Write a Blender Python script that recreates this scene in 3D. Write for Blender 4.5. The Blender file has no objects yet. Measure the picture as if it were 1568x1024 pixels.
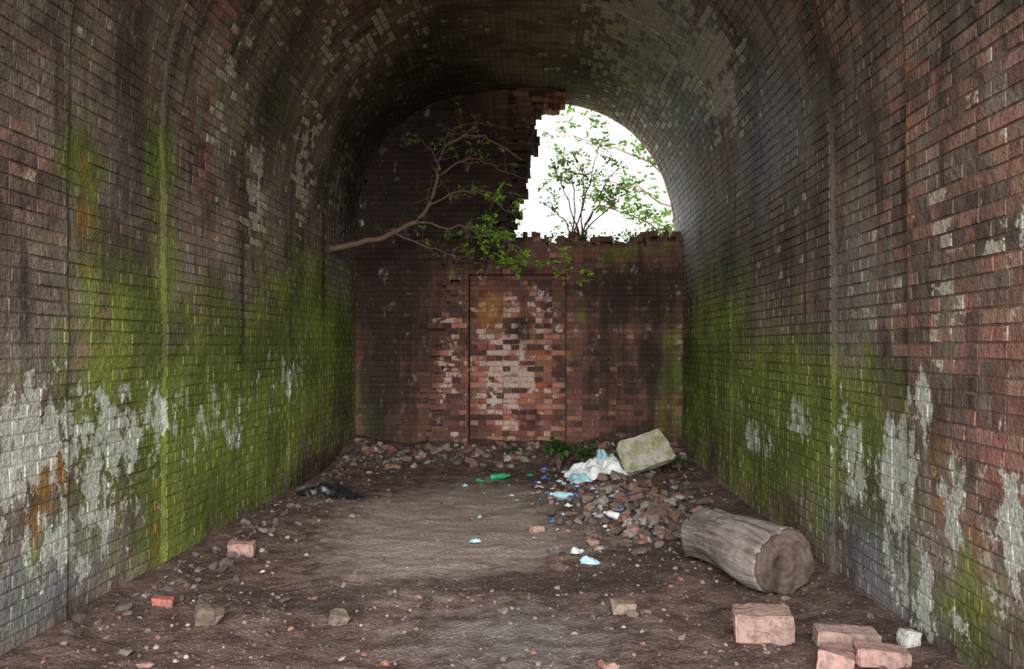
import bpy, math, random
import numpy as np
from mathutils import Vector, Matrix, noise as mn
random.seed(7); rng=np.random.default_rng(7)
scene=bpy.context.scene
scene.view_settings.view_transform='Standard'
scene.view_settings.look='None'

# ---------------------------------------------------------------- dimensions (metres)
XC=-0.29; A=2.06; SPR=2.6; B=2.06; NE=2.5
Y0=0.2; YB=10.4; Y1=10.85
def make_profile():
    pts=[(XC-A,-0.15),(XC-A,SPR)]
    for i in range(1,400):
        t=math.pi*(1-i/400)
        c,s=math.cos(t),math.sin(t)
        pts.append((XC+A*math.copysign(abs(c)**(2/NE),c),SPR+B*abs(s)**(2/NE)))
    pts+=[(XC+A,SPR),(XC+A,-0.15)]
    p=np.array(pts); d=np.r_[0,np.cumsum(np.hypot(*np.diff(p,axis=0).T))]
    return p,d
PP,PD=make_profile()
STOT=PD[-1]
def prof(s):
    s=np.asarray(s,float)
    x=np.interp(s,PD,PP[:,0]); z=np.interp(s,PD,PP[:,1])
    e=0.06
    x1=np.interp(s-e,PD,PP[:,0]);z1=np.interp(s-e,PD,PP[:,1])
    x2=np.interp(s+e,PD,PP[:,0]);z2=np.interp(s+e,PD,PP[:,1])
    tx,tz=x2-x1,z2-z1; L=np.hypot(tx,tz)+1e-9
    return x,z,tz/L,-tx/L      # inward normal
RB=[2.3,4.0,5.05,6.35,7.6,8.8]; RO=[0,.010,-.006,.012,.0,.012,.0]
def ring(y):
    return np.array(RO)[np.searchsorted(RB,y)]
def wob(y,s): return .022*mn.noise((y*.9,s*.8,4.4))+.008*mn.noise((y*3.1,s*3.1,8.4))

# ---------------------------------------------------------------- painting masks (side, y, s, ry, rs, strength)
MASKS={
'green':[('L',6.3,.85,1.9,.85,1.2),('L',5.0,2.3,.25,.8,.6),('L',4.15,2.4,.25,.5,.6),('L',8.3,1.4,1.7,1.0,.95),('L',9.8,1.1,.8,1.2,.7),('L',4.6,1.3,.8,.7,.62),('L',7.0,3.4,1.5,.5,.3),('L',5.2,.2,.5,.4,.7),
         ('R',6.0,.95,1.3,.55,1.1),('R',8.2,1.4,1.3,1.1,.9),('R',9.6,.9,.9,.9,.9),('R',4.6,.9,.7,.5,.55),('R',3.4,.3,.6,.3,.45),('R',7.0,.5,2,.5,.6),('R',8.5,4.6,1.5,.5,.35)],
'white':[('L',3.8,1.0,.6,.3,.56),('L',4.45,.85,.35,.33,.58),('L',5.0,1.0,.25,.22,.58),('L',4.1,.45,.7,.3,.44),('L',6.0,.85,.9,.3,.40),('L',7.6,1.1,.8,.35,.38),('L',3.4,.8,.4,.4,.5),
         ('R',4.15,.78,.25,.35,.74),('R',5.6,.95,.25,.2,.55),('R',3.05,.7,.22,.3,.68),('R',3.85,1.15,.2,.2,.55),('R',4.75,.75,.3,.35,.58),('R',3.9,.3,.6,.35,.42),('R',2.9,1.9,.3,.3,.36),('R',6.8,.7,.7,.25,.42),('R',3.55,.75,.2,.2,.52)],
'red':[('L',4.3,1.45,.5,.3,.38),('L',5.65,2.8,.25,.8,.5),('L',5.5,3.8,.5,.6,.45),('L',7.0,4.6,1.2,.6,.42),('L',3.6,2.3,.5,.6,.25),
       ('R',3.1,1.45,.6,.4,.62),('R',3.2,2.3,.6,.6,.46),('R',3.1,.95,.5,.35,.6),('R',4.0,2.4,.5,1.,.42),('R',4.0,1.5,.4,.3,.42),('R',4.9,3.6,.6,.8,.38),('R',8,5,1.5,.6,.3)],
'blue':[('L',3.9,.3,.9,.3,.7),('L',4.0,1.4,.8,.6,.32),('L',9.6,2.3,1.,1.0,.5),('R',6.3,3.0,1.1,.8,.65),('R',9.9,2.9,.8,.9,.9),('R',4.3,.25,.8,.35,.65),('R',4.8,1.7,.8,.6,.4),('R',5.3,.5,1,.3,.4),('R',8.5,4.2,1.4,.6,.8),('R',7.2,4.6,1.4,.7,.7)],  # grey-blue brick; right blobs high up and by the opening paint in daylight
'ochre':[('L',3.85,.85,.16,.17,.7),('L',4.95,.35,.06,.32,.6),('L',4.2,2.1,.18,.4,.45),('L',3.75,.6,.1,.25,.5),('R',4.0,2.3,.05,.8,.5),('R',3.5,.65,.3,.15,.48),('R',3.7,1.0,.3,.2,.42),('L',6.4,1.9,.06,.6,.42)],
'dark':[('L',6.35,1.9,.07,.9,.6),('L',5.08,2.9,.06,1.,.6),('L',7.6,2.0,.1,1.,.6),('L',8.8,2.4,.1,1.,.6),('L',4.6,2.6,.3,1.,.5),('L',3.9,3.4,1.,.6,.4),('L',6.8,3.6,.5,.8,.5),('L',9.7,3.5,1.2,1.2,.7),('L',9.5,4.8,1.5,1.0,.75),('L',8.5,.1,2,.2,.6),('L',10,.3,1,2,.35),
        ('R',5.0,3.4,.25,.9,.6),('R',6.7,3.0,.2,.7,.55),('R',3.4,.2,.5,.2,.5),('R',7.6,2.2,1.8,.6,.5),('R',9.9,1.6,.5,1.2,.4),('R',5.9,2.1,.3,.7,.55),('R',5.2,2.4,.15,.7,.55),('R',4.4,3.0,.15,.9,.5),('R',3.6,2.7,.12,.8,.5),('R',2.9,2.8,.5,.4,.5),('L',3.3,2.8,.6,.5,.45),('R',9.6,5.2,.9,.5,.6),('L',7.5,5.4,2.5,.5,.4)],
'speck':[('L',6.7,2.75,.25,.6,.85),('L',7.9,3.2,.3,.7,.7),('L',9.3,3.2,.5,.6,.65),('L',5.9,3.3,.25,.6,.45),('L',8,4.6,1.5,.8,.4),('R',7.3,3.9,.9,.6,.9),('R',7.4,4.7,1.1,.6,.85),('R',9,4.6,1.3,.8,.55),('L',4.8,.8,.8,.4,.25),('R',3.5,1.6,1,.8,.2),('R',6,2.2,.8,.5,.15)],  # pale bricks; those on the upper right also paint in the lit vault
}
def eval_masks(side,y,s,table):
    out={}
    for k,bl in table.items():
        m=np.zeros(len(y))
        for b in bl:
            g=np.exp(-((y-b[1])/b[3])**2-((s-b[2])/b[4])**2)*b[5]
            g*= (side==b[0])
            m=np.maximum(m,g)+np.minimum(m,g)*.3
        out[k]=np.clip(m,0,1.25)
    return out

# ---------------------------------------------------------------- node helpers
class NT:
    def __init__(s,name):
        s.m=bpy.data.materials.new(name); s.m.use_nodes=True; s.t=s.m.node_tree
        s.bsdf=s.t.nodes['Principled BSDF']; s.out=s.t.nodes['Material Output']
    def n(s,t,**k):
        x=s.t.nodes.new(t)
        for a,b in k.items(): setattr(x,a,b)
        return x
    def put(s,sock,v):
        if hasattr(v,'is_output') : s.t.links.new(v,sock)
        else:
            if isinstance(v,tuple) and len(v)==3 and sock.type=='RGBA': v=v+(1,)
            sock.default_value=v
    def math(s,op,a,b=0.0,c=None,clamp=False):
        x=s.n('ShaderNodeMath',operation=op); x.use_clamp=clamp
        s.put(x.inputs[0],a); s.put(x.inputs[1],b)
        if c is not None: s.put(x.inputs[2],c)
        return x.outputs[0]
    def mix(s,f,a,b,mode='MIX'):
        x=s.n('ShaderNodeMix',data_type='RGBA',blend_type=mode)
        s.put(x.inputs[0],f); s.put(x.inputs[6],a); s.put(x.inputs[7],b); return x.outputs[2]
    def attr(s,name,o='Fac'):
        return s.n('ShaderNodeAttribute',attribute_name=name).outputs[o]
    def scale(s,vec,v):
        x=s.n('ShaderNodeVectorMath',operation='MULTIPLY'); s.put(x.inputs[0],vec); x.inputs[1].default_value=v; return x.outputs[0]
    def noise(s,vec,sc,det=6,rough=.6,o='Fac'):
        x=s.n('ShaderNodeTexNoise'); s.put(x.inputs['Vector'],vec); x.inputs['Scale'].default_value=sc
        x.inputs['Detail'].default_value=det; x.inputs['Roughness'].default_value=rough; return x.outputs[0 if o=='Fac' else 1]
    def rng(s,v,a,b,c=0.0,d=1.0):
        x=s.n('ShaderNodeMapRange',interpolation_type='SMOOTHSTEP'); s.put(x.inputs[0],v)
        for i,q in enumerate((a,b,c,d)): x.inputs[1+i].default_value=q
        return x.outputs[0]
    def coord(s,o='Object'): return s.n('ShaderNodeTexCoord').outputs[o]
    def bump(s,h,st=.5,dist=.01,normal=None):
        x=s.n('ShaderNodeBump'); x.inputs['Strength'].default_value=st; x.inputs['Distance'].default_value=dist
        s.put(x.inputs['Height'],h)
        if normal is not None: s.put(x.inputs['Normal'],normal)
        return x.outputs[0]
    def fin(s,col,rough=.9,normal=None,spec=.25):
        s.put(s.bsdf.inputs['Base Color'],col); s.put(s.bsdf.inputs['Roughness'],rough)
        s.bsdf.inputs['Specular IOR Level'].default_value=spec
        if normal is not None: s.put(s.bsdf.inputs['Normal'],normal)
        return s.m

def masonry(name,warm=False):
    t=NT(name); P=t.attr('wuv','Vector')
    nb=t.noise(P,1.6,4,.62); nm=t.noise(P,5,5,.68); nf=t.noise(P,28,4,.7)
    ns=t.noise(t.scale(P,(5,.45,1)),1.5,4,.6)     # vertical run-down streaks
    nb2=t.noise(t.scale(P,(1.3,.9,1)),2.6,5,.68)
    shift=t.n('ShaderNodeVectorMath',operation='MULTIPLY_ADD'); t.put(shift.inputs[0],P); shift.inputs[1].default_value=(1.5,.9,1); shift.inputs[2].default_value=(13.1,7.7,0)
    nw=t.noise(shift.outputs[0],4.8,7,.72)
    nr=t.attr('rnd'); r2=t.attr('rnd2'); mort=t.attr('mortar')
    if warm:
        base=t.mix(t.rng(nb,.35,.65),(.085,.040,.032),(.18,.085,.065))
        base=t.mix(t.math('MULTIPLY',nr,.75),base,(.25,.115,.085)); base=t.mix(t.rng(r2,.75,.95,0,.75),base,(.05,.035,.035))
    else:
        base=t.mix(t.rng(nb,.38,.62),(.115,.082,.066),(.30,.235,.185))
        base=t.mix(t.math('MULTIPLY',t.rng(nr,.3,1.),.28),base,(.27,.15,.105))
        base=t.mix(t.rng(r2,.8,1.,0,.28),base,(.09,.07,.062))
        base=t.mix(t.rng(ns,.51,.68,0,.55),base,(.36,.33,.285))
        base=t.mix(t.rng(ns,.48,.34,0,.78),base,(.048,.037,.033))
    def mk(name,no,amp,w,extra=None):
        v=t.math('ADD',t.attr(name),t.math('MULTIPLY',t.math('SUBTRACT',no,.5),amp))
        if extra is not None: v=t.math('ADD',v,extra)
        return t.rng(v,.42-w,.42+w)
    rb=t.math('MULTIPLY',t.math('SUBTRACT',nr,.5),.45)
    if warm: redc=t.mix(nr,(.48,.12,.06),(.48,.25,.19)); redc=t.mix(t.rng(r2,.65,.8),redc,(.10,.05,.045))
    else: redc=t.mix(nr,(.40,.145,.105),(.40,.235,.185)); redc=t.mix(t.rng(r2,.6,.95),redc,(.20,.11,.09))
    base=t.mix(t.math('MULTIPLY',mk('red',nm,1.3,.16,rb),.88),base,redc)
    base=t.mix(t.math('MULTIPLY',mk('blue',nb2,1.2,.3),.68),base,(.29,.305,.33))
    base=t.mix(t.rng(mort,.4,.6,0,.55 if warm else .5),base,(.12,.09,.08) if warm else (.15,.125,.105))
    sp=t.math('GREATER_THAN',t.math('ADD',t.attr('speck'),t.math('MULTIPLY',t.math('SUBTRACT',nm,.5),1.4)),t.math('ADD',t.math('MULTIPLY',r2,.8),.12))
    base=t.mix(t.math('MULTIPLY',sp,t.rng(nf,.35,.6,.25,.92)),base,(.64,.55,.48) if warm else (.66,.63,.49))
    gc=t.mix(t.rng(nf,.3,.7),(.13,.18,.02),(.33,.39,.06)); gc=t.mix(t.rng(nb,.40,.6),t.mix(.6,gc,(.075,.105,.025)),gc)
    base=t.mix(t.math('MULTIPLY',mk('green',nb2,1.9,.3),.87),base,gc)
    base=t.mix(t.math('MULTIPLY',mk('ochre',nm,1.4,.2),.7),base,(.40,.19,.04))
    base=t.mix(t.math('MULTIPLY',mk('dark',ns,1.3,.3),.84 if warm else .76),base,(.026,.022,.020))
    wc=t.mix(t.rng(nf,.35,.7),(.46,.49,.40),(.86,.86,.78))
    wm=mk('white',nw,2.5,.05)
    base=t.mix(t.math('MULTIPLY',wm,.9),base,wc)
    base=t.mix(t.rng(nf,.55,.70,0,.7),base,(.045,.037,.033))
    base=t.mix(t.rng(nw,.57,.65,0,.3),base,(.42,.40,.34))
    h=t.math('ADD',t.math('MULTIPLY',t.noise(P,34,3,.7),.7),t.noise(P,7,2,.6))
    return t.fin(base,t.rng(nb,.3,.7,.8,.95),t.bump(h,.9,.018))
M_BRICK=masonry('weathered_brick'); M_BACK=masonry('red_brick_infill',True)

def obj(name,V,F,mats,attrs=None,matidx=None,smooth=False,parent=None):
    me=bpy.data.meshes.new(name); me.from_pydata([tuple(v) for v in V],[],F); me.update()
    for m in mats: me.materials.append(m)
    if matidx is not None: me.polygons.foreach_set('material_index',np.array(matidx,dtype=np.int32))
    if smooth: me.polygons.foreach_set('use_smooth',np.ones(len(F),dtype=bool))
    if attrs:
        for k,v in attrs.items():
            v=np.asarray(v,dtype=np.float32)
            if v.ndim==2:
                a=me.attributes.new(k,'FLOAT_VECTOR','POINT'); a.data.foreach_set('vector',v.ravel())
            else:
                a=me.attributes.new(k,'FLOAT','POINT'); a.data.foreach_set('value',v)
    o=bpy.data.objects.new(name,me); scene.collection.objects.link(o)
    if parent: o.parent=parent
    return o

# ---------------------------------------------------------------- vault / side walls
CR=.068; BL=.208
def shell(name,s0,s1):
    V=[];F=[];Yv=[];Sv=[];R1=[];R2=[];MO=[]
    ny=int((Y1-Y0)/.05); ns=max(2,int((s1-s0)/.05))
    ys=np.linspace(Y0,Y1,ny+1); ss=np.linspace(s0,s1,ns+1)
    x,z,nx,nz=prof(ss)
    for i,y in enumerate(ys):
        ro=float(ring(y))
        for j in range(ns+1):
            d=ro+wob(y,ss[j])-.0048+.006*mn.noise((y*4,ss[j]*4,3))
            V.append((x[j]+nx[j]*d,y,z[j]+nz[j]*d)); Yv.append(y);Sv.append(ss[j])
    n=ns+1
    for i in range(ny):
        for j in range(ns):
            a=i*n+j; F.append((a,a+1,a+n+1,a+n))
    k0=len(V); R1=[.5]*k0;R2=[.5]*k0;MO=[1.]*k0
    r0=int(round(s0/CR)); r1=int(round(s1/CR))
    for r in range(r0,r1):
        L=BL if r%2 else BL/2
        off=random.uniform(-.012,.012)+(0 if r%2 else BL/4)
        y=Y0-off
        while y<Y1:
            LL=L*random.uniform(.94,1.06)
            for q in RB:      # a clean joint at every ring of the vault
                if y<q-.001<y+LL: LL=q-y
            a=max(y,Y0)+.0025; b=min(y+LL,Y1)-.0025; y+=LL
            if b-a<.02: continue
            mid=(a+b)/2; w=mn.noise((mid*1.3,r*CR*1.3,9))
            dep=random.gauss(0,.0010)
            if random.random()<.02+.14*max(0,w): dep-=random.uniform(.005,.02)
            g=.0030; sa=r*CR+g+random.uniform(-.0015,.0015); sb=(r+1)*CR-g+random.uniform(-.0015,.0015); i5=.0035
            c=[(a,sa),(b,sa),(b,sb),(a,sb)]; ci=[(a+i5,sa+i5),(b-i5,sa+i5),(b-i5,sb-i5),(a+i5,sb-i5)]
            base=len(V)
            S=np.array([p[1] for p in c]+[p[1] for p in ci]); X,Z,NX,NZ=prof(S)
            ra=random.random(); rb=random.random(); rg=float(ring(mid))
            for m,(p,dd) in enumerate([(p,-.05) for p in c]+[(p,dep) for p in ci]):
                jj=random.gauss(0,.0010) if m>3 else 0
                dd=dd+jj+rg+wob(p[0],p[1])
                V.append((X[m]+NX[m]*dd,p[0]+jj*1.4,Z[m]+NZ[m]*dd)); Yv.append(p[0]);Sv.append(p[1]);R1.append(ra);R2.append(rb);MO.append(0)
            F.append((base+4,base+7,base+6,base+5))
            for m in range(4):
                m2=(m+1)%4; F.append((base+m,base+4+m,base+4+m2,base+m2))
    Yv=np.array(Yv);Sv=np.array(Sv)
    side=np.where(Sv<STOT/2,'L','R'); sl=np.where(Sv<STOT/2,Sv-.15,STOT-.15-Sv)
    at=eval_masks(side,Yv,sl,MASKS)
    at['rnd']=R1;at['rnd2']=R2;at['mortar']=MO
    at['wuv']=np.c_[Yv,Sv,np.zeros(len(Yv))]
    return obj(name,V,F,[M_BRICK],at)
sA=round((SPR+.15)/CR)*CR; sB=round((STOT-SPR-.15)/CR)*CR
shell('wall_left',0,sA); shell('ceiling',sA,sB); shell('wall_right',sB,STOT)

# ---------------------------------------------------------------- end wall with the broken opening
OPEN=[(-.30,2.80),(-.30,2.98),(-.24,3.12),(-.26,3.2),(-.15,3.36),(-.17,3.5),(-.13,3.62),(-.15,3.78),(-.04,3.95),(-.02,4.05),(-.07,4.2),(-.03,4.33),(.06,4.42),(.14,4.46),(.22,4.44),(.33,4.5),(.35,5.2),(2.6,5.2),(2.6,2.86),(1.77,2.86),(1.5,2.80),(1.3,2.84),(1.2,2.76),(.99,2.72),(.8,2.78),(.6,2.74),(.45,2.82),(.15,2.74),(-.05,2.86)]
def inside(x,z,poly):
    c=False;n=len(poly)
    for i in range(n):
        x1,z1=poly[i];x2,z2=poly[(i+1)%n]
        if (z1>z)!=(z2>z) and x<(x2-x1)*(z-z1)/(z2-z1)+x1: c=not c
    return c
BM={'green':[('B',-2.2,.6,.3,.7,.5),('B',1.65,1.,.25,.8,.6),('B',-.1,.1,1.5,.2,.35),('B',1.2,2.6,.9,.15,.35),('B',.48,1.7,.1,.5,.45)],
'white':[('B',-.55,.9,.3,.4,.3),('B',.0,1.95,.3,.25,.3),('B',-1.2,1.2,.12,.7,.28)],
'red':[('B',-.3,1.1,.58,1.0,1.0),('B',-1.1,1.1,.2,.9,.5),('B',1.,1.3,.6,.8,.25),('B',-.1,3.9,.2,.6,.4),('B',.25,4.5,.35,.15,.8),('B',-1.9,1.2,.3,.6,.2),('B',-.3,2.6,.6,.3,.3)],
'blue':[('B',-.5,2.4,.3,.3,.2)],
'ochre':[('B',-.62,1.85,.22,.22,.8),('B',.3,4.5,.3,.12,.5),('B',.38,1.1,.05,.9,.55),('B',-.7,2.1,.3,.12,.4)],
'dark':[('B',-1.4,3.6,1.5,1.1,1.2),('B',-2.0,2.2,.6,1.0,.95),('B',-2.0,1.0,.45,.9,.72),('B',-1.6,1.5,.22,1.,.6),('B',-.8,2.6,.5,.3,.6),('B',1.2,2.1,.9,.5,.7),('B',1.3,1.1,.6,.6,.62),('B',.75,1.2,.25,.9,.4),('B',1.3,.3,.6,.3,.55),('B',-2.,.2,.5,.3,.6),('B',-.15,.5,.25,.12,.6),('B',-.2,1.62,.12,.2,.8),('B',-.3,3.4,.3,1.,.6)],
'speck':[('B',-.35,1.15,.45,.85,.66),('B',-1.12,1.1,.18,.8,.4),('B',1.,1.2,.7,.8,.06)]}
def zone(x,z,jit):
    e=-1.28+.16*mn.noise((z*3.1,1,1))+.3*max(0,z-1.7)
    if z<2.5 and x<e+jit*.07: return .0          # recessed left bay
    if z<2.28 and -.88<x<.33: return .05         # blocked doorway
    if z<2.5: return .16
    return .04 if x<-.3 else .13
def backwall():
    V=[];F=[];Xs=[];Zs=[];R1=[];R2=[];MO=[]
    def box(a,b,z0,z1,yf,yb,ra,rb,mo,ch=.005,jt=.0018,ang=0.):
        k=len(V); j=lambda:random.gauss(0,jt)
        for (px,pz) in [(a,z0),(b,z0),(b,z1),(a,z1)]: V.append((px+j(),yb,pz+j()))
        for (px,pz) in [(a,z0),(b,z0),(b,z1),(a,z1)]: V.append((px,yf+ch,pz))
        for (px,pz) in [(a+ch,z0+ch),(b-ch,z0+ch),(b-ch,z1-ch),(a+ch,z1-ch)]: V.append((px+j(),yf+j(),pz+j()))
        if ang:
            cx,cz=(a+b)/2,(z0+z1)/2; c_,s_=math.cos(ang),math.sin(ang)
            for i in range(k,k+12):
                X,Y,Z=V[i]; X-=cx;Z-=cz; V[i]=(cx+X*c_-Z*s_,Y,cz+X*s_+Z*c_)
        for q in [(0,1),(1,2),(2,3),(3,0)]:
            F.append((k+q[0],k+q[1],k+4+q[1],k+4+q[0])); F.append((k+4+q[0],k+4+q[1],k+8+q[1],k+8+q[0]))
        F.append((k+8,k+9,k+10,k+11)); F.append((k+3,k+2,k+1,k))
        for i in range(12):
            Xs.append(V[k+i][0]);Zs.append(V[k+i][2]);R1.append(ra);R2.append(rb);MO.append(mo)
    r=-1
    while r*CR<4.75:
        z0=r*CR; L=BL if r%2 else BL/2; x=XC-A-.05-random.uniform(0,.02)-(0 if r%2 else BL/4)
        while x<XC+A+.05:
            LL=L*random.uniform(.95,1.05)
            if z0<2.26:
                for q in (-.88,.33):       # straight joints of the blocked doorway
                    if x<q-.001<x+LL: LL=q-x
            a,b=x+.003,x+LL-.003; x+=LL; m=(a+b)/2; zc=z0+CR/2
            if b-a<.015: continue
            if z0<2.26 and abs(b+.003+.88)<.002: b-=.012
            if z0<2.26 and abs(a-.003-.33)<.002: a+=.008
            near=any(inside(m+dx,zc+dz,OPEN) for dx,dz in ((.15,0),(-.15,0),(0,.1),(0,-.1)))
            cells=[(a,b)]
            nn=max(1,int((b-a)/.045))
            if near: cells=[(a+(b-a)*i/nn+.001,a+(b-a)*(i+1)/nn-.001) for i in range(nn)]
            shade=(random.random(),random.random()); ang=random.gauss(0,.10) if near else 0
            for (a,b) in cells:
                m=(a+b)/2; u=abs((m-XC)/A)
                top=SPR+B*max(0,1-min(1,u)**NE)**(1/NE) if u<1 else SPR
                if zc>top+.1: continue
                if inside(m+random.gauss(0,.012),zc+random.gauss(0,.012),OPEN): continue
                jit=random.gauss(0,1); d=zone(m,zc,jit)
                yf=YB-d+random.gauss(0,.005)
                if random.random()<.10: yf+=random.uniform(.01,.04)
                if random.random()<.06 and -1.5<m<-.8 : yf-=.04
                if zc>2.3 and m>-.4 and zc<2.85 and random.random()<.2: yf+=random.uniform(0,.08)
                yb=YB+.33
                if near: yf+=random.uniform(0,.16); yb-=random.uniform(0,.15)
                z1=z0+.003; z2=z0+CR-.003
                box(a,b,z1,z2,yf,yb,shade[0],shade[1],0.,jt=.007 if near else .002,ang=ang)
                box(a-.005,b+.005,z1-.005,z2+.005,yf+.012 if near else YB-d+.010,yb-.005,.5,.5,1.,ch=.0005)
        r+=1
    Xs=np.array(Xs);Zs=np.array(Zs)
    at=eval_masks(np.full(len(Xs),'B'),Xs,Zs,BM)
    at['rnd']=R1;at['rnd2']=R2;at['mortar']=MO;at['wuv']=np.c_[Xs+30,Zs+20,np.zeros(len(Xs))]
    return obj('wall_back',V,F,[M_BACK],at)
backwall()

# ---------------------------------------------------------------- floor
def fh(x,y):
    h=.035*mn.noise((x*.9,y*.7,0))+.02*mn.noise((x*3,y*3,5))+.012*mn.noise((x*9,y*9,2))+.006*mn.noise((x*22,y*22,2))
    h+=.10*math.exp(-((x+2.35)/.35)**2)*(.6+.4*mn.noise((y*1.5,0,0)))
    h+=.06*math.exp(-((x-1.77)/.3)**2)
    h+=.22*math.exp(-((y-10.4)/.7)**2)*(1+.4*mn.noise((x*2,3,3)))
    h+=.07*math.exp(-((x-.85)/.5)**2-((y-7.0)/1.3)**2)
    h+=.08*math.exp(-((x-1.0)/.6)**2-((y-8.7)/.7)**2)
    h+=.06*math.exp(-((x+1.75)/.5)**2-((y-7.2)/.6)**2)
    return h
def dirt():
    t=NT('earth_floor'); P=t.coord()
    nb=t.noise(P,1.3,5,.65); nm=t.noise(P,6,6,.7); nf=t.noise(P,40,4,.7)
    pa=t.attr('path'); dk=t.attr('damp'); gr=t.attr('gravel')
    c=t.mix(t.rng(nm,.35,.65),(.085,.05,.042),(.21,.14,.12))
    c=t.mix(t.rng(t.math('ADD',gr,t.math('SUBTRACT',nm,.5)),.2,.7,0,.75),c,t.mix(nf,(.11,.105,.11),(.31,.29,.285)))
    pf=t.rng(t.math('ADD',pa,t.math('MULTIPLY',t.math('SUBTRACT',nm,.5),1.0)),.25,.85)
    c=t.mix(t.math('MULTIPLY',pf,.92),c,t.mix(t.rng(nf,.3,.7),(.30,.24,.20),(.50,.42,.365)))
    df=t.rng(t.math('ADD',dk,t.math('MULTIPLY',t.math('SUBTRACT',nb,.5),1.8)),.3,.7)
    c=t.mix(t.math('MULTIPLY',df,.8),c,t.mix(nf,(.03,.022,.02),(.08,.058,.052)))
    for sc,th in ((38,.66),(95,.52)):
        v=t.n('ShaderNodeTexVoronoi'); t.put(v.inputs['Vector'],P); v.inputs['Scale'].default_value=sc
        g=t.math('LESS_THAN',v.outputs['Distance'],.30)
        hs=t.n('ShaderNodeSeparateColor'); t.put(hs.inputs[0],v.outputs['Color'])
        gg=t.math('MULTIPLY',g,t.math('GREATER_THAN',hs.outputs[0],th))
        c=t.mix(t.math('MULTIPLY',gg,.6),c,t.mix(t.math('GREATER_THAN',hs.outputs[1],.75),t.mix(hs.outputs[2],(.10,.09,.09),(.46,.43,.41)),(.32,.15,.12)))
    h=t.math('ADD',t.math('MULTIPLY',t.noise(P,45,3,.7),.8),t.noise(P,9,3,.7))
    return t.fin(c,.92,t.bump(h,1.,.03))
nx_,ny_=126,330
xs=np.linspace(XC-A-.12,XC+A+.12,nx_); ys=np.linspace(-.5,11.2,ny_)
V=[];F=[];pa=[];dp=[];gv=[]
for y in ys:
    for x in xs:
        V.append((x,y,fh(x,y)))
        p=1.1*math.exp(-((x+.75-(y-6)*.04)/.95)**2-((y-6.6)/2.2)**2)+.35*math.exp(-((x-.3)/.9)**2-((y-5.9)/.6)**2)
        d=.75*math.exp(-((x+1.3)/.5)**2-((y-4.5)/.3)**2)+.85*math.exp(-((x+.2)/.9)**2-((y-4.85)/.22)**2)+.6*math.exp(-((x-.7)/.5)**2-((y-5.4)/.6)**2)+.6*math.exp(-((x-1.2)/.8)**2-((y-7.)/1.2)**2)+.4*math.exp(-((x+2.1)/.3)**2-((y-6)/2.5)**2)+.5*math.exp(-((x+1.2)/.7)**2-((y-3.9)/.2)**2)+.3*math.exp(-((x+.3)/1.5)**2-((y-9.)/.5)**2)
        pa.append(p);dp.append(d);gv.append(.6*math.exp(-((x+.1)/.8)**2-((y-4.0)/.7)**2)+.35*math.exp(-((x-.3)/.5)**2-((y-5.6)/.4)**2))
for i in range(ny_-1):
    for j in range(nx_-1):
        a=i*nx_+j; F.append((a,a+1,a+nx_+1,a+nx_))
obj('floor',V,F,[dirt()],{'path':pa,'damp':dp,'gravel':gv},smooth=True)
t=NT('outside_earth'); P=t.coord(); c=t.mix(t.noise(P,.8,4),(.10,.09,.06),(.16,.17,.08))
gm=t.fin(c,.95)
obj('ground_outside',[(-80,-80,-.18),(80,-80,-.18),(80,80,-.18),(-80,80,-.18)],[(0,1,2,3)],[gm])

# ---------------------------------------------------------------- stones & rubble
def ico():
    import bmesh
    bm=bmesh.new(); bmesh.ops.create_icosphere(bm,subdivisions=2,radius=1)
    v=[tuple(a.co) for a in bm.verts]; f=[tuple(q.index for q in p.verts) for p in bm.faces]; bm.free(); return np.array(v),f
IV,IF=ico()
def stonemat():
    t=NT('rubble_stone'); P=t.coord(); c=t.attr('col','Vector'); n=t.noise(P,25,5,.7); n2=t.noise(P,9,4,.6)
    c=t.mix(t.rng(n,.4,.7,.0,.6),c,(.07,.055,.05)); c=t.mix(t.rng(n2,.5,.7,0,.55),c,(.19,.16,.14))
    return t.fin(c,.92,t.bump(n,.9,.015))
M_ST=stonemat()
PAL=[(.12,.09,.08),(.17,.14,.125),(.27,.24,.22),(.33,.15,.11),(.36,.22,.18),(.42,.39,.36),(.09,.07,.06),(.14,.11,.10),(.2,.17,.15)]
def brickverts():
    import bmesh
    bm=bmesh.new(); bmesh.ops.create_cube(bm,size=2); bmesh.ops.bevel(bm,geom=list(bm.edges),offset=.09,segments=2,affect='EDGES')
    bmesh.ops.triangulate(bm,faces=[f for f in bm.faces if len(f.verts)>4])
    bmesh.ops.subdivide_edges(bm,edges=[e for e in bm.edges if e.calc_length()>.9],cuts=7,use_grid_fill=True)
    v=[tuple(a.co) for a in bm.verts]; f=[tuple(q.index for q in p.verts) for p in bm.faces]; bm.free(); return np.array(v),f
BV,BF=brickverts()
class Bag:
    def __init__(s): s.V=[];s.F=[];s.C=[]
    def add(s,v,f,c):
        k=len(s.V); s.V.extend([tuple(q) for q in v]); s.F.extend([tuple(i+k for i in p) for p in f]); s.C.extend([c]*len(v))
def rot(rx,ry,rz): return np.array((Matrix.Rotation(rz,3,'Z')@Matrix.Rotation(ry,3,'Y')@Matrix.Rotation(rx,3,'X')))
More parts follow.
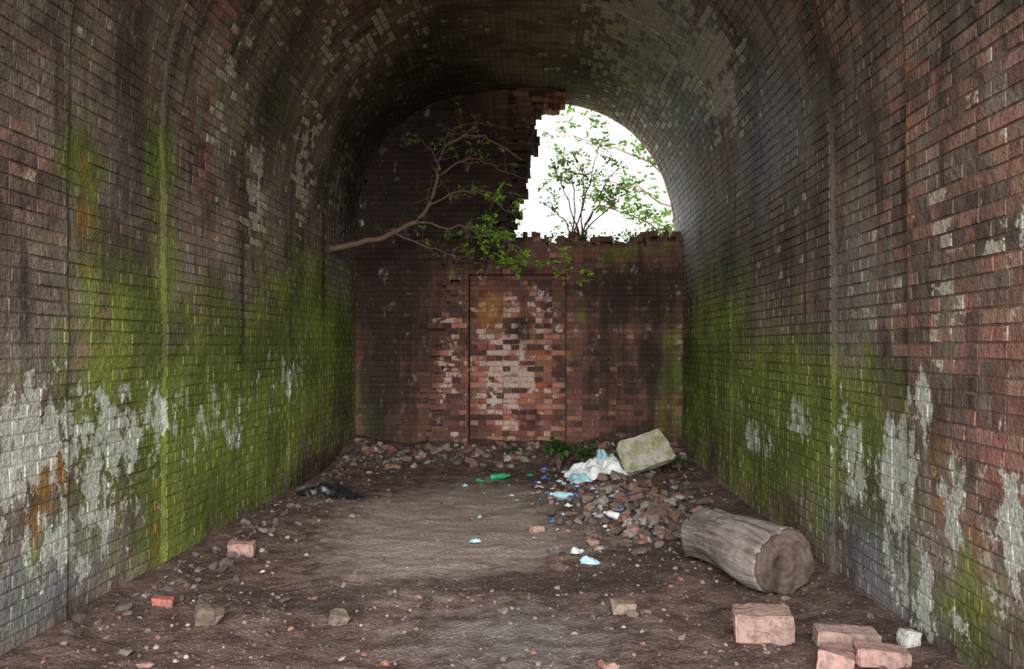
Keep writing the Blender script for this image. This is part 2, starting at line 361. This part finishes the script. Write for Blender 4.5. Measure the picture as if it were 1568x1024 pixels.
def stone(bag,x,y,r,c,lift=.3,ang=False):
    sx,sy,sz=r*random.uniform(.8,1.3),r*random.uniform(.7,1.1),r*random.uniform(.45,.8)
    v=IV.copy(); o=random.uniform(0,99)
    k=np.array([1+.38*mn.noise((p[0]*1.4+o,p[1]*1.4,p[2]*1.4)) for p in v]); v=v*k[:,None]
    if ang:
        for _ in range(6):
            n=rng.normal(size=3); n/=np.linalg.norm(n); d=v@n; m=.5; v=v-np.outer(np.maximum(0,d-m),n)
    v=v*np.array([sx,sy,sz]); v=v@rot(random.uniform(-.5,.5),random.uniform(-.5,.5),random.uniform(0,6.3)).T
    v=v+np.array([x,y,fh(x,y)+sz*lift]); bag.add(v,IF,c)
def brickpiece(bag,x,y,z,dims,R,c,broken=.0,rough=.004,chops=1):
    v=BV.copy()*np.array(dims)/2; o=random.uniform(0,99)
    if broken:
        for q in range(chops):
            n=np.array([random.choice([-1,1]),random.uniform(-.8,.8),random.uniform(-.8,.8)]); n/=np.linalg.norm(n); d=v@n; m=d.max()*(1-broken); v=v-np.outer(np.maximum(0,d-m),n)
    v=v+np.array([[mn.noise((p[0]*11+o,p[1]*11,p[2]*11)),mn.noise((p[0]*11,p[1]*11+o,p[2]*11)),mn.noise((p[0]*11,p[1]*11,p[2]*11+o))] for p in v])*rough*1.8
    v=v+np.array([[mn.noise((p[0]*40+o,p[1]*40,p[2]*40)),mn.noise((p[0]*40,p[1]*40+o,p[2]*40)),mn.noise((p[0]*40,p[1]*40,p[2]*40+o))] for p in v])*rough*.7
    v=v@rot(*R).T; zmin=v[:,2].min()
    v=v+np.array([x,y,z-zmin]); bag.add(v,BF,c)
bag=Bag()
def rx(): return random.uniform(XC-A+.1,XC+A-.1)
for _ in range(5200):
    y=2.8+7.4*random.random()**1.6; x=rx()
    edge=min(abs(x-(XC-A)),abs(x-(XC+A)))
    if edge>1.0 and random.random()<.4: continue
    if -1.6<x<.1 and 4.8<y<8.5 and random.random()<.8: continue
    r=.004+.015*random.random()**3
    stone(bag,x,y,r*(.8+.1*y/3),random.choice(PAL),ang=random.random()<.5)
for _ in range(260):
    y=3.2+6.9*random.random(); x=rx()
    if -1.6<x<.1 and random.random()<.8: continue
    stone(bag,x,y,random.uniform(.015,.04),random.choice(PAL),ang=True)
obj('scattered_stones',bag.V,bag.F,[M_ST],{'col':bag.C})
bag=Bag()
for _ in range(520):
    x=random.gauss(.85,.34); y=random.gauss(7.0,.85)
    if not(.1<x<1.6 and 5.4<y<9): continue
    r=random.choice([.015,.02,.03,.04,.05,.065])
    stone(bag,x,y,r,random.choice(PAL),lift=random.uniform(.1,.8),ang=True)
for _ in range(20):
    x=random.gauss(.88,.3); y=random.gauss(6.9,.7)
    brickpiece(bag,x,y,fh(x,y)-.03+random.uniform(0,.02),(random.choice([.19,.13,.1]),.095,.062),(random.uniform(-.5,.5),random.uniform(-.5,.5),random.uniform(0,6)),random.choice([(.26,.14,.11),(.34,.22,.18),(.2,.14,.12),(.33,.30,.27)]),random.choice([.15,.3,.4]),chops=2)
obj('brick_rubble_heap',bag.V,bag.F,[M_ST],{'col':bag.C})
bag=Bag()
for _ in range(360):
    x=rx(); y=10.12-abs(random.gauss(0,.42))
    stone(bag,x,y,random.choice([.02,.03,.04,.055,.07]),random.choice(PAL),lift=random.uniform(.1,.5),ang=True)
for _ in range(26):
    x=rx(); y=10.0-abs(random.gauss(0,.4))
    x=max(XC-A+.15,min(XC+A-.15,x))
    brickpiece(bag,x,y,fh(x,y)-.03,(random.choice([.19,.13]),.095,.062),(random.uniform(-.4,.4),random.uniform(-.4,.4),random.uniform(0,6)),random.choice([(.26,.12,.09),(.3,.18,.14),(.2,.13,.11)]),random.choice([.15,.3,.4]),chops=2)
for _ in range(160):
    y=random.uniform(3.5,10); x=XC-A+.1+abs(random.gauss(0,.2))
    stone(bag,x,y,random.choice([.015,.02,.03,.045]),random.choice(PAL[:3]+PAL[6:]),lift=.3,ang=True)
obj('debris_bank',bag.V,bag.F,[M_ST],{'col':bag.C})

def single_brick(name,x,y,dims,R,c,broken=0,dz=-.012,rough=.004,chops=2):
    b=Bag(); brickpiece(b,0,0,0,dims,R,c,broken,rough,chops)
    o=obj(name,b.V,b.F,[M_ST],{'col':b.C}); o.location=(x,y,fh(x,y)+dz); return o
PINK=(.50,.31,.27)
single_brick('broken_brick',1.06,3.95,(.27,.17,.14),(.05,-.04,-.12),(.42,.28,.235),.12,rough=.006)
single_brick('broken_brick',1.26,3.56,(.21,.14,.10),(.1,.1,1.2),PINK,.15,rough=.006)
single_brick('broken_brick',1.47,3.60,(.22,.12,.08),(0,.06,-.15),PINK,.1)
single_brick('broken_brick',1.42,3.86,(.28,.12,.075),(0,.02,-.1),(.5,.34,.3),.06)
single_brick('broken_brick',1.66,3.77,(.09,.06,.08),(0,.1,.3),(.66,.64,.6),.2)
single_brick('broken_brick',-1.98,5.4,(.17,.10,.09),(.1,0,.2),PINK,.12)
single_brick('broken_brick',-2.0,4.32,(.11,.07,.045),(0,0,.1),(.5,.17,.14),.2)
single_brick('broken_brick',-.02,6.3,(.10,.07,.06),(0,.1,.5),PINK,.3)
single_brick('broken_brick',.44,4.35,(.13,.09,.06),(0,.1,.1),(.3,.22,.17),.3)
single_brick('stone_lump',-1.65,4.08,(.14,.11,.08),(.2,.2,.5),(.17,.13,.10),.3,rough=.012)
single_brick('stone_lump',-1.02,4.15,(.1,.08,.05),(.2,.2,.5),(.2,.15,.12),.3,rough=.012)

t=NT('mossy_concrete'); P=t.coord(); n=t.noise(P,7,6,.65); n2=t.noise(P,30,5,.7)
c=t.mix(t.rng(n,.4,.62),(.50,.47,.40),(.27,.29,.15)); c=t.mix(t.rng(n2,.5,.7,0,.6),c,(.16,.13,.10))
M_CON=t.fin(c,.9,t.bump(n2,.7,.012))
random.seed(21)
b=Bag(); brickpiece(b,0,0,0,(.54,.36,.10),(1.0,-.30,.15),(1,1,1),.13,rough=.006,chops=3)
o=obj('concrete_slab',b.V,b.F,[M_CON]); o.location=(1.08,8.5,fh(1.08,8.5)-.02)

# ---------------------------------------------------------------- log
def logobj():
    t=NT('weathered_log_wood'); U=t.attr('luv','Vector'); end=t.attr('end')
    g=t.noise(t.scale(U,(1,14,1)),2.4,5,.65); n=t.noise(t.coord(),9,5,.65); n3=t.noise(t.coord(),3.5,4,.6)
    c=t.mix(t.rng(g,.35,.65),(.13,.105,.095),(.33,.285,.26)); c=t.mix(t.rng(n,.45,.7,0,.6),c,(.14,.105,.09)); c=t.mix(t.rng(n3,.5,.62,0,.5),c,(.36,.32,.295))
    s=t.n('ShaderNodeSeparateXYZ'); t.put(s.inputs[0],t.attr('euv','Vector'))
    r=t.math('SQRT',t.math('ADD',t.math('POWER',s.outputs[0],2.),t.math('POWER',s.outputs[1],2.)))
    rr=t.math('SINE',t.math('MULTIPLY',t.math('ADD',r,t.math('MULTIPLY',n3,.16)),150))
    ce=t.mix(t.rng(rr,-1,1),(.13,.095,.075),(.16,.12,.095)); ce=t.mix(t.rng(n,.42,.65,0,.85),ce,(.07,.05,.042)); ce=t.mix(t.rng(r,.06,.0,0,.8),ce,(.04,.03,.025))
    c=t.mix(end,c,ce)
    m=t.fin(c,.9,t.bump(t.math('ADD',g,t.math('MULTIPLY',n,.8)),1.,.02))
    L=.80; nr=80; nl=40; V=[];F=[];luv=[];en=[];eu=[]
    def rad(a,u):
        r=.19+.02*math.sin(2*a+1)+.03*mn.noise((math.cos(a)*1.5,math.sin(a)*1.5,u*2))+.009*mn.noise((math.cos(a)*6,math.sin(a)*6,u*1.5))
        r*=1+.10*(u-.5)*-1 + .10*max(0,.15-u)/.15*math.cos(a-1.0)
        for ca,w,dp in ((1.9,.06,.045),(.6,.045,.03),(2.9,.05,.035),(2.4,.03,.02),(1.3,.03,.02)):
            d=(a-ca-.25*math.sin(u*4)); r-=dp*math.exp(-(d/w)**2)*(.3+.7*min(1,abs(u-.1)*3))
        return r
    for i in range(nl+1):
        u=i/nl
        for j in range(nr):
            a=2*math.pi*j/nr; r=rad(a,u)
            if i in(0,nl): r*=.96
            V.append((r*math.cos(a),u*L+(.06*math.cos(a+.6)+.03*math.sin(a*3))*u*u-.02*math.cos(a*2)*(1-u)**3,r*math.sin(a)+.02*math.sin(u*3)))
            luv.append((u*L,a/6.28,0)); en.append(0.);eu.append((r*math.cos(a),r*math.sin(a),0))
    for i in range(nl):
        for j in range(nr):
            a=i*nr+j;b=i*nr+(j+1)%nr; F.append((a,a+nr,b+nr,b))
    for (i,sgn) in ((0,-1),(nl,1)):
        prev=None
        for k,fc in enumerate((.97,.85,.7,.55,.4,.28,.18,.1,.04)):
            st=len(V)
            for j in range(nr):
                p=V[i*nr+j]; hole=.07*math.exp(-((p[0]*fc+.01)/.035)**2-((p[2]*fc-.01)/.026)**2)
                a=2*math.pi*j/nr; crack=.02*math.exp(-((a-2.2)/.06)**2)*fc+.015*math.exp(-((a-5.)/.05)**2)*fc
                yy=p[1]*fc+(i/nl*L)*(1-fc)+sgn*(.010*(1-fc)+.02*mn.noise((p[0]*fc*14,p[2]*fc*14,i)))-sgn*(hole+crack)
                q=(p[0]*fc,yy,p[2]*fc)
                V.append(q);luv.append((0,0,0));en.append(1.);eu.append((q[0],q[2],0))
            for j in range(nr):
                j2=(j+1)%nr
                if k==0: a,b=i*nr+j,i*nr+j2
                else: a,b=prev+j,prev+j2
                f=(a,b,st+j2,st+j); F.append(f if sgn<0 else f[::-1])
            prev=st
        F.append(tuple(range(prev,prev+nr)) if sgn<0 else tuple(range(prev+nr-1,prev-1,-1)))
    o=obj('log',V,F,[m],{'luv':luv,'end':en,'euv':eu},smooth=True)
    o.location=(1.36,4.66,fh(1.36,4.66)+.17); o.rotation_euler=(.02,.3,math.radians(23))
    return o
logobj()

# ---------------------------------------------------------------- plastic / litter
random.seed(5)
def plastic(name,col,rough=.35):
    t=NT(name); n=t.noise(t.coord(),14,4,.6)
    return t.fin(t.mix(t.rng(n,.4,.7,0,.35),col,tuple(q*.5 for q in col)),rough,t.bump(n,.5,.02),.5)
M_WH=plastic('white_plastic',(.85,.9,.9)); M_BL=plastic('blue_plastic',(.10,.28,.8)); M_CY=plastic('pale_blue_plastic',(.42,.7,.82)); M_GR=plastic('green_plastic',(.03,.35,.14)); M_BK=plastic('black_plastic',(.015,.015,.018)); M_PI=plastic('pink_paper',(.6,.35,.4)); M_OR=plastic('orange_plastic',(.75,.2,.05))
def crumple(V,F,MI,x,y,w,d,h,mi,n=7,a=None,fr=1.):
    k=len(V); o=random.uniform(0,99); a=random.uniform(0,6.3) if a is None else a; ca,sa=math.cos(a),math.sin(a)
    for i in range(n+1):
        for j in range(n+1):
            u,v=i/n-.5,j/n-.5
            fall=max(0,1-(2*abs(u))**3)*max(0,1-(2*abs(v))**3)
            px=u*w*(1+.4*mn.noise((u*3+o,v*3,1))); py=v*d*(1+.4*mn.noise((u*3,v*3+o,4)))
            pz=h*fall*(.6+.9*mn.noise((u*4*fr+o,v*4*fr,2)))+h*.3*abs(mn.noise((u*9*fr+o,v*9*fr,2)))
            X=x+px*ca-py*sa; Yy=y+px*sa+py*ca
            V.append((X,Yy,fh(X,Yy)+.008+max(0,pz)))
    for i in range(n):
        for j in range(n):
            q=k+i*(n+1)+j; F.append((q,q+n+1,q+n+2,q+1)); MI.append(mi)
V=[];F=[];MI=[]
crumple(V,F,MI,.60,8.6,.56,.5,.20,0,26,a=.2); crumple(V,F,MI,.40,8.35,.26,.2,.09,1,12); crumple(V,F,MI,.68,8.95,.3,.3,.24,1,14)
o=obj('crumpled_plastic_bag',V,F,[M_WH,M_CY],matidx=MI,smooth=False)
V=[];F=[];MI=[]
crumple(V,F,MI,-1.95,7.35,.42,.3,.09,0,20); crumple(V,F,MI,-1.7,7.2,.25,.2,.07,0,14)
obj('black_plastic_sheet',V,F,[M_BK],matidx=MI)
V=[];F=[];MI=[]
for (x,y,s,m) in [(.13,6.6,.12,1),(.20,6.75,.09,2),(.42,6.95,.10,2),(.45,7.2,.12,0),(.33,7.6,.08,1),(-.5,6.8,.08,2),(-.75,8.2,.1,2),(-.45,8.7,.16,3),(-.62,8.55,.12,3),(.25,5.55,.16,0),(.32,5.3,.15,2),(.1,7.5,.09,5),(.0,8.0,.12,5),(.75,8.2,.09,5),(.05,8.6,.12,1),(.2,8.3,.1,2),(.62,7.6,.11,0),(.7,7.3,.08,2),(.9,7.9,.1,6),(-.46,5.9,.1,2),(-.1,8.9,.14,3),(.3,9.1,.15,0),(.85,6.0,.08,0),(.5,6.3,.07,0),(.05,9.3,.1,1),(.38,8.2,.1,0),(.5,7.9,.09,1),(.25,7.1,.08,0),(.66,6.7,.06,1),(-1.7,5.0,.04,0)]:
    crumple(V,F,MI,x,y,s*.8,s*.5,s*.3,m,6,fr=.6)
for _ in range(90):
    x=random.gauss(.45,.3);y=random.gauss(7.5,1.0); s=random.uniform(.025,.06); crumple(V,F,MI,x,y,s,s*.7,s*.4,random.choice([0,0,1,2,2,5]),4,fr=.5)
obj('scattered_litter',V,F,[M_WH,M_BL,M_CY,M_GR,M_BK,M_PI,M_OR],matidx=MI)
def bottle(name,x,y,mat,L=.22,r=.033,az=.5):
    pr=[(0,0),(.8,.0),(1,.05),(1,.25),(.93,.35),(1,.45),(1,.62),(.8,.74),(.42,.86),(.36,.93),(.42,.94),(.42,1.0),(0,1.0)]
    V=[];F=[];n=20
    for (q,u) in pr:
        for j in range(n):
            a=2*math.pi*j/n; V.append((q*r*math.cos(a),u*L,q*r*math.sin(a)))
    for i in range(len(pr)-1):
        for j in range(n): F.append((i*n+j,(i+1)*n+j,(i+1)*n+(j+1)%n,i*n+(j+1)%n))
    o=obj(name,V,F,[mat],smooth=True); o.location=(x,y,fh(x,y)+r*.9); o.rotation_euler=(.05,0,az); return o
bottle('plastic_bottle',.30,7.35,M_CY,az=1.2); bottle('plastic_bottle',-.52,8.6,M_GR,az=-1.3); bottle('plastic_bottle',.62,6.45,M_WH,.16,.028,az=.7)

# ---------------------------------------------------------------- plants
def leafmat(name,c1,c2):
    t=NT(name); r=t.attr('lr'); c=t.mix(r,c1,c2)
    t.fin(c,.5,None,.3)
    tr=t.n('ShaderNodeBsdfTranslucent'); t.put(tr.inputs[0],t.mix(.5,c,tuple(min(1,q*1.5) for q in c2)))
    ms=t.n('ShaderNodeMixShader'); ms.inputs[0].default_value=.45
    t.t.links.new(t.bsdf.outputs[0],ms.inputs[1]); t.t.links.new(tr.outputs[0],ms.inputs[2]); t.t.links.new(ms.outputs[0],t.out.inputs[0]); return t.m
M_LF=leafmat('fresh_leaf',(.13,.38,.02),(.40,.80,.05)); M_LO=leafmat('outdoor_leaf',(.04,.10,.018),(.11,.19,.035)); M_LD=leafmat('dark_leaf',(.03,.09,.02),(.08,.2,.04))
t=NT('twig_bark'); n=t.noise(t.coord(),20,4); M_BARK=t.fin(t.mix(n,(.10,.06,.045),(.32,.21,.16)),.85,t.bump(n,.5,.01))
class Plant:
    def __init__(s): s.V=[];s.F=[];s.M=[];s.L=[]
    def tube(s,pts,r0,r1,n=7):
        pts=[Vector(p) for p in pts]; k0=None
        for i,p in enumerate(pts):
            d=(pts[min(i+1,len(pts)-1)]-pts[max(i-1,0)]).normalized()
            a=d.cross(Vector((.3,.2,1)) if abs(d.z)<.9 else Vector((1,0,0))).normalized(); b=d.cross(a)
            r=r0+(r1-r0)*i/(len(pts)-1); k=len(s.V)
            for j in range(n):
                t_=2*math.pi*j/n; s.V.append(p+a*(r*math.cos(t_))+b*(r*math.sin(t_))); s.L.append(0)
            if k0 is not None:
                for j in range(n): s.F.append((k0+j,k+j,k+(j+1)%n,k0+(j+1)%n)); s.M.append(0)
            k0=k
    def leaf(s,p,d,size):
        d=Vector(d).normalized(); up=Vector((random.gauss(0,.5),random.gauss(0,.5),1)).normalized(); a=d.cross(up)
        if a.length<.1: a=Vector((1,0,0))
        a.normalize(); nn=a.cross(d); k=len(s.V); w=size*.32; lr=random.random()
        P=[p,p+d*size*.3+a*w+nn*w*.3,p+d*size*.7+a*w*.7+nn*w*.2-nn*size*.03,p+d*size-nn*size*.12,p+d*size*.7-a*w*.7+nn*w*.2-nn*size*.03,p+d*size*.3-a*w+nn*w*.3,p+d*size*.5]
        s.V.extend(P); s.L.extend([lr]*7)
        for q in ((0,1,6),(1,2,6),(2,3,6),(3,4,6),(4,5,6),(5,0,6)): s.F.append(tuple(k+i for i in q)); s.M.append(1)
    def compound(s,p,d,size):
        d=Vector(d).normalized(); side=d.cross(Vector((random.gauss(0,.3),random.gauss(0,.3),1))).normalized()
        e=p+d*size*1.6; s.tube([p,p+d*size*.8,e],.0016,.001,4)
        for u in (.35,.7):
            q=p+d*size*1.6*u; s.leaf(q,side+d*.5,size); s.leaf(q,-side+d*.5,size)
        s.leaf(e,d,size*1.1)
    def twigs(s,pts,n,l,lsize,leafn=4,up=.3,t0=.2,spread=1.,tr=.004):
        pts=[Vector(p) for p in pts]
        for _ in range(n):
            u=(t0+(1-t0)*random.random())*(len(pts)-1); i=min(int(u),len(pts)-2); p=pts[i].lerp(pts[i+1],u-i)
            dd=(pts[i+1]-pts[i]).normalized()*.6+Vector((random.gauss(0,spread),random.gauss(0,spread*.5),random.gauss(up,spread*.8))); dd.normalize()
            q=[p]; L=l*random.uniform(.5,1.2)
            for k in range(5):
                dd=(dd+Vector((random.gauss(0,.25),random.gauss(0,.2),random.gauss(0,.25)))).normalized(); q.append(q[-1]+dd*L/5)
            s.tube(q,tr,.0015,5)
            for k in range(leafn):
                w=random.uniform(.3,1)*5; i2=min(int(w),4); pp=q[i2].lerp(q[i2+1],w-i2)
                s.compound(pp,Vector((random.gauss(0,1),random.gauss(0,.7),random.gauss(.1,.6))),lsize)
    def make(s,name,leafm): return obj(name,s.V,s.F,[M_BARK,leafm],{'lr':s.L},s.M,smooth=True)
def sm(pts,k=4,jit=.012):
    pts=[Vector(p) for p in pts]; out=[]
    for i in range(len(pts)-1):
        p0=pts[max(i-1,0)];p1=pts[i];p2=pts[i+1];p3=pts[min(i+2,len(pts)-1)]
        for j in range(k):
            t=j/k; out.append(.5*((2*p1)+(p2-p0)*t+(2*p0-5*p1+4*p2-p3)*t*t+(-p0+3*p1-3*p2+p3)*t**3)+Vector((random.gauss(0,jit),random.gauss(0,jit),random.gauss(0,jit)))*(1 if i+j else 0))
    out.append(pts[-1]); return out
p=Plant()
mainA=sm([(-2.37,9.1,2.50),(-1.97,9.3,2.60),(-1.69,9.35,2.72),(-1.41,9.4,2.84)])
mainB=sm([(-1.41,9.4,2.84),(-1.28,9.42,3.06),(-1.2,9.45,3.3),(-1.18,9.45,3.55),(-1.03,9.45,3.76),(-.80,9.45,3.86),(-.5,9.5,3.78),(-.2,9.6,3.6)])
bB=sm([(-1.41,9.4,2.84),(-1.03,9.45,2.79),(-.65,9.45,2.75),(-.35,9.4,2.58),(.03,9.4,2.36),(.46,9.4,2.25)])
bC=sm([(-1.2,9.45,3.38),(-.95,9.5,3.55),(-.7,9.55,3.6),(-.4,9.6,3.45),(-.05,9.7,3.38)])
bD=sm([(-1.28,9.42,3.04),(-.95,9.5,3.2),(-.6,9.5,3.14),(-.27,9.55,2.93)])
bE=sm([(-1.69,9.35,2.72),(-1.41,9.3,2.58),(-1.1,9.3,2.5),(-.9,9.3,2.4)])
bF=sm([(-1.18,9.45,3.55),(-1.33,9.4,3.75),(-1.45,9.35,3.85)])
bG=sm([(-1.18,9.45,3.5),(-1.05,9.5,3.9),(-.7,9.5,4.0),(-.3,9.6,3.95)])
p.tube(mainA,.036,.026,10); p.tube(mainB,.024,.008,8)
for b,r in ((bB,.014),(bC,.012),(bD,.013),(bE,.012),(bF,.008),(bG,.009)): p.tube(b,r,.003)
p.twigs(mainB,16,.4,.03,1,t0=.1,tr=.006); p.twigs(bB,34,.35,.042,5,up=-.05,t0=.25,tr=.005); p.twigs(bC,9,.4,.03,2,tr=.005); p.twigs(bD,20,.35,.038,3,tr=.005); p.twigs(bE,9,.3,.03,2); p.twigs(bF,4,.2,.03,3); p.twigs(bG,8,.35,.03,1)
p.twigs(mainA,4,.3,.03,1,t0=.5)
p.make('overhanging_tree_branch',M_LF)
p=Plant()
for (tx,tz,ty) in [(.35,4.0,10.9),(.85,4.2,11.0),(1.15,3.9,10.9),(.6,3.6,10.7),(1.3,3.5,10.9),(.05,3.3,10.8),(.95,3.45,10.7),(.2,3.75,10.8)]:
    st=sm([(.5+random.uniform(-.1,.1),10.55,2.72),(.5+(tx-.5)*.35,10.6,2.74+(tz-2.74)*.45),(.5+(tx-.5)*.7,10.7,2.74+(tz-2.74)*.8),(tx,ty,tz)],4,.01)
    p.tube(st,.012,.004); p.twigs(st,8,.3,.055,3,t0=.4,tr=.006)
p.make('ledge_sapling',M_LO)
p=Plant()
for _ in range(300):
    x=random.uniform(-.25,1.70); base=Vector((x,random.uniform(10.35,10.62),2.73)); h=random.uniform(.04,.17)*(1.4 if x>1.3 else 1)
    tip=base+Vector((random.gauss(0,.06),random.gauss(0,.05),h)); p.tube([base,(base+tip)/2,tip],.002,.001,4)
    for _ in range(3): p.leaf(base.lerp(tip,random.random()),Vector((random.gauss(0,1),random.gauss(0,1),random.gauss(.3,.5))),random.uniform(.035,.06))
p.make('ledge_weeds',M_LD)
p=Plant()
for _ in range(60):
    a=random.uniform(-1,1); b=Vector((.55,10.5,2.72)); L=random.uniform(.25,.5)
    q=[b+Vector((a*L*u*.9,random.uniform(-.02,.02),L*u-.25*L*abs(a)*u*u)) for u in (0,.35,.7,1)]; p.tube(q,.004,.0015,4)
p.make('grass_tuft',M_LO)
p=Plant()
trunk=sm([(2.9,14.3,-.2),(2.8,14.3,1.8),(2.6,14.2,3.6),(2.3,14.,4.8),(2.0,13.9,6.2)],5,.02); p.tube(trunk,.12,.03,9)
for (a,tip) in [((2.6,14.2,3.6),(.4,13.5,4.3)),((2.45,14.1,4.2),(.3,13.5,4.9)),((2.3,14,4.8),(.6,13.6,5.5)),((2.7,14.2,3.0),(.7,13.5,3.8)),((2.7,14.2,2.9),(1.5,13.6,3.7))]:
    a=Vector(a);tip=Vector(tip); st=sm([a,a.lerp(tip,.35)+Vector((0,0,.15)),a.lerp(tip,.7)+Vector((0,0,.1)),tip],4,.03)
    p.tube(st,.022,.006); p.twigs(st,15,.5,.09,4,t0=.2,tr=.008)
p.make('tree',M_LO)
p=Plant()
for _ in range(900):
    x=random.uniform(1.6,3.2); z=random.uniform(.0,3.6-.4*abs(x-2.2)); y=random.uniform(12.3,12.8); q=Vector((x,y,z))
    p.leaf(q,Vector((random.gauss(0,1),random.gauss(0,1),random.gauss(0,1))),random.uniform(.08,.14))
for i in range(9):
    x=1.7+i*.17; p.tube(sm([(x,12.6,-.2),(x+.1,12.6,1.5),(x+random.uniform(-.1,.2),12.6,3.2)],4,.03),.02,.006)
p.make('hedge',M_LO)
def weed(x,y,h,n,leaf,mat):
    p=Plant(); z=fh(x,y)
    for _ in range(n):
        a=random.uniform(0,6.3); r=random.uniform(.3,1)*h*.6; st=[Vector((x,y,z-.01)),Vector((x+r*.4*math.cos(a),y+r*.4*math.sin(a),z+h*.6)),Vector((x+r*math.cos(a),y+r*math.sin(a),z+h*random.uniform(.6,1)))]
        p.tube(st,.004,.002,5)
        for k in range(6): p.leaf(st[1].lerp(st[2],random.random()),Vector((random.gauss(0,1),random.gauss(0,1),random.gauss(.2,.5))),leaf)
    p.make('leafy_weed',mat)
weed(.22,9.3,.36,18,.09,M_LD); weed(.50,9.1,.3,14,.08,M_LD); weed(-.35,9.75,.12,6,.05,M_LD); weed(1.5,8.9,.16,7,.05,M_LD)
p=Plant()
for _ in range(60):
    x=random.uniform(-1.9,1.5); y=random.uniform(3.2,9); a=random.uniform(0,6.3); L=random.uniform(.04,.18)
    q=[Vector((x+math.cos(a)*L*u+random.gauss(0,.004),y+math.sin(a)*L*u,0)) for u in (0,.33,.66,1)]
    for v in q: v.z=fh(v.x,v.y)+.006
    p.tube(q,.003,.0018,5)
p.make('fallen_twigs',M_LD)

# ---------------------------------------------------------------- light
w=bpy.data.worlds.new('overcast_sky'); scene.world=w; w.use_nodes=True; nt=w.node_tree
bg=nt.nodes['Background']; bg.inputs[0].default_value=(.95,.975,1,1); bg.inputs[1].default_value=4.7
def portal(name,loc,rotx,sx,sy):
    l=bpy.data.lights.new(name,'AREA'); l.shape='RECTANGLE'; l.size=sx; l.size_y=sy; l.cycles.is_portal=True
    o=bpy.data.objects.new(name,l); o.location=loc; o.rotation_euler=(rotx,0,0); scene.collection.objects.link(o)
portal('sky_portal_entrance',(XC,Y0-.02,2.3),math.radians(90),4.3,4.8)
portal('sky_portal_opening',(.75,10.95,3.7),math.radians(-90),2.3,2.1)
# added wide low sun lamp that carries light down to the end wall
sl=bpy.data.lights.new('added_fill_sun','SUN'); sl.energy=5.2; sl.angle=math.radians(50); sl.color=(1,.95,.89)
so=bpy.data.objects.new('added_fill_sun',sl); scene.collection.objects.link(so); so.location=(0,-8,6)
so.rotation_euler=(math.radians(90-20),0,math.radians(4))

# ---------------------------------------------------------------- camera
cam=bpy.data.cameras.new('camera'); co=bpy.data.objects.new('camera',cam); scene.collection.objects.link(co)
cam.sensor_width=36; cam.lens=28.8; cam.clip_start=.05
co.location=(0,0,1.4); co.rotation_euler=(math.radians(90+.87),0,math.radians(1.92)); scene.camera=co
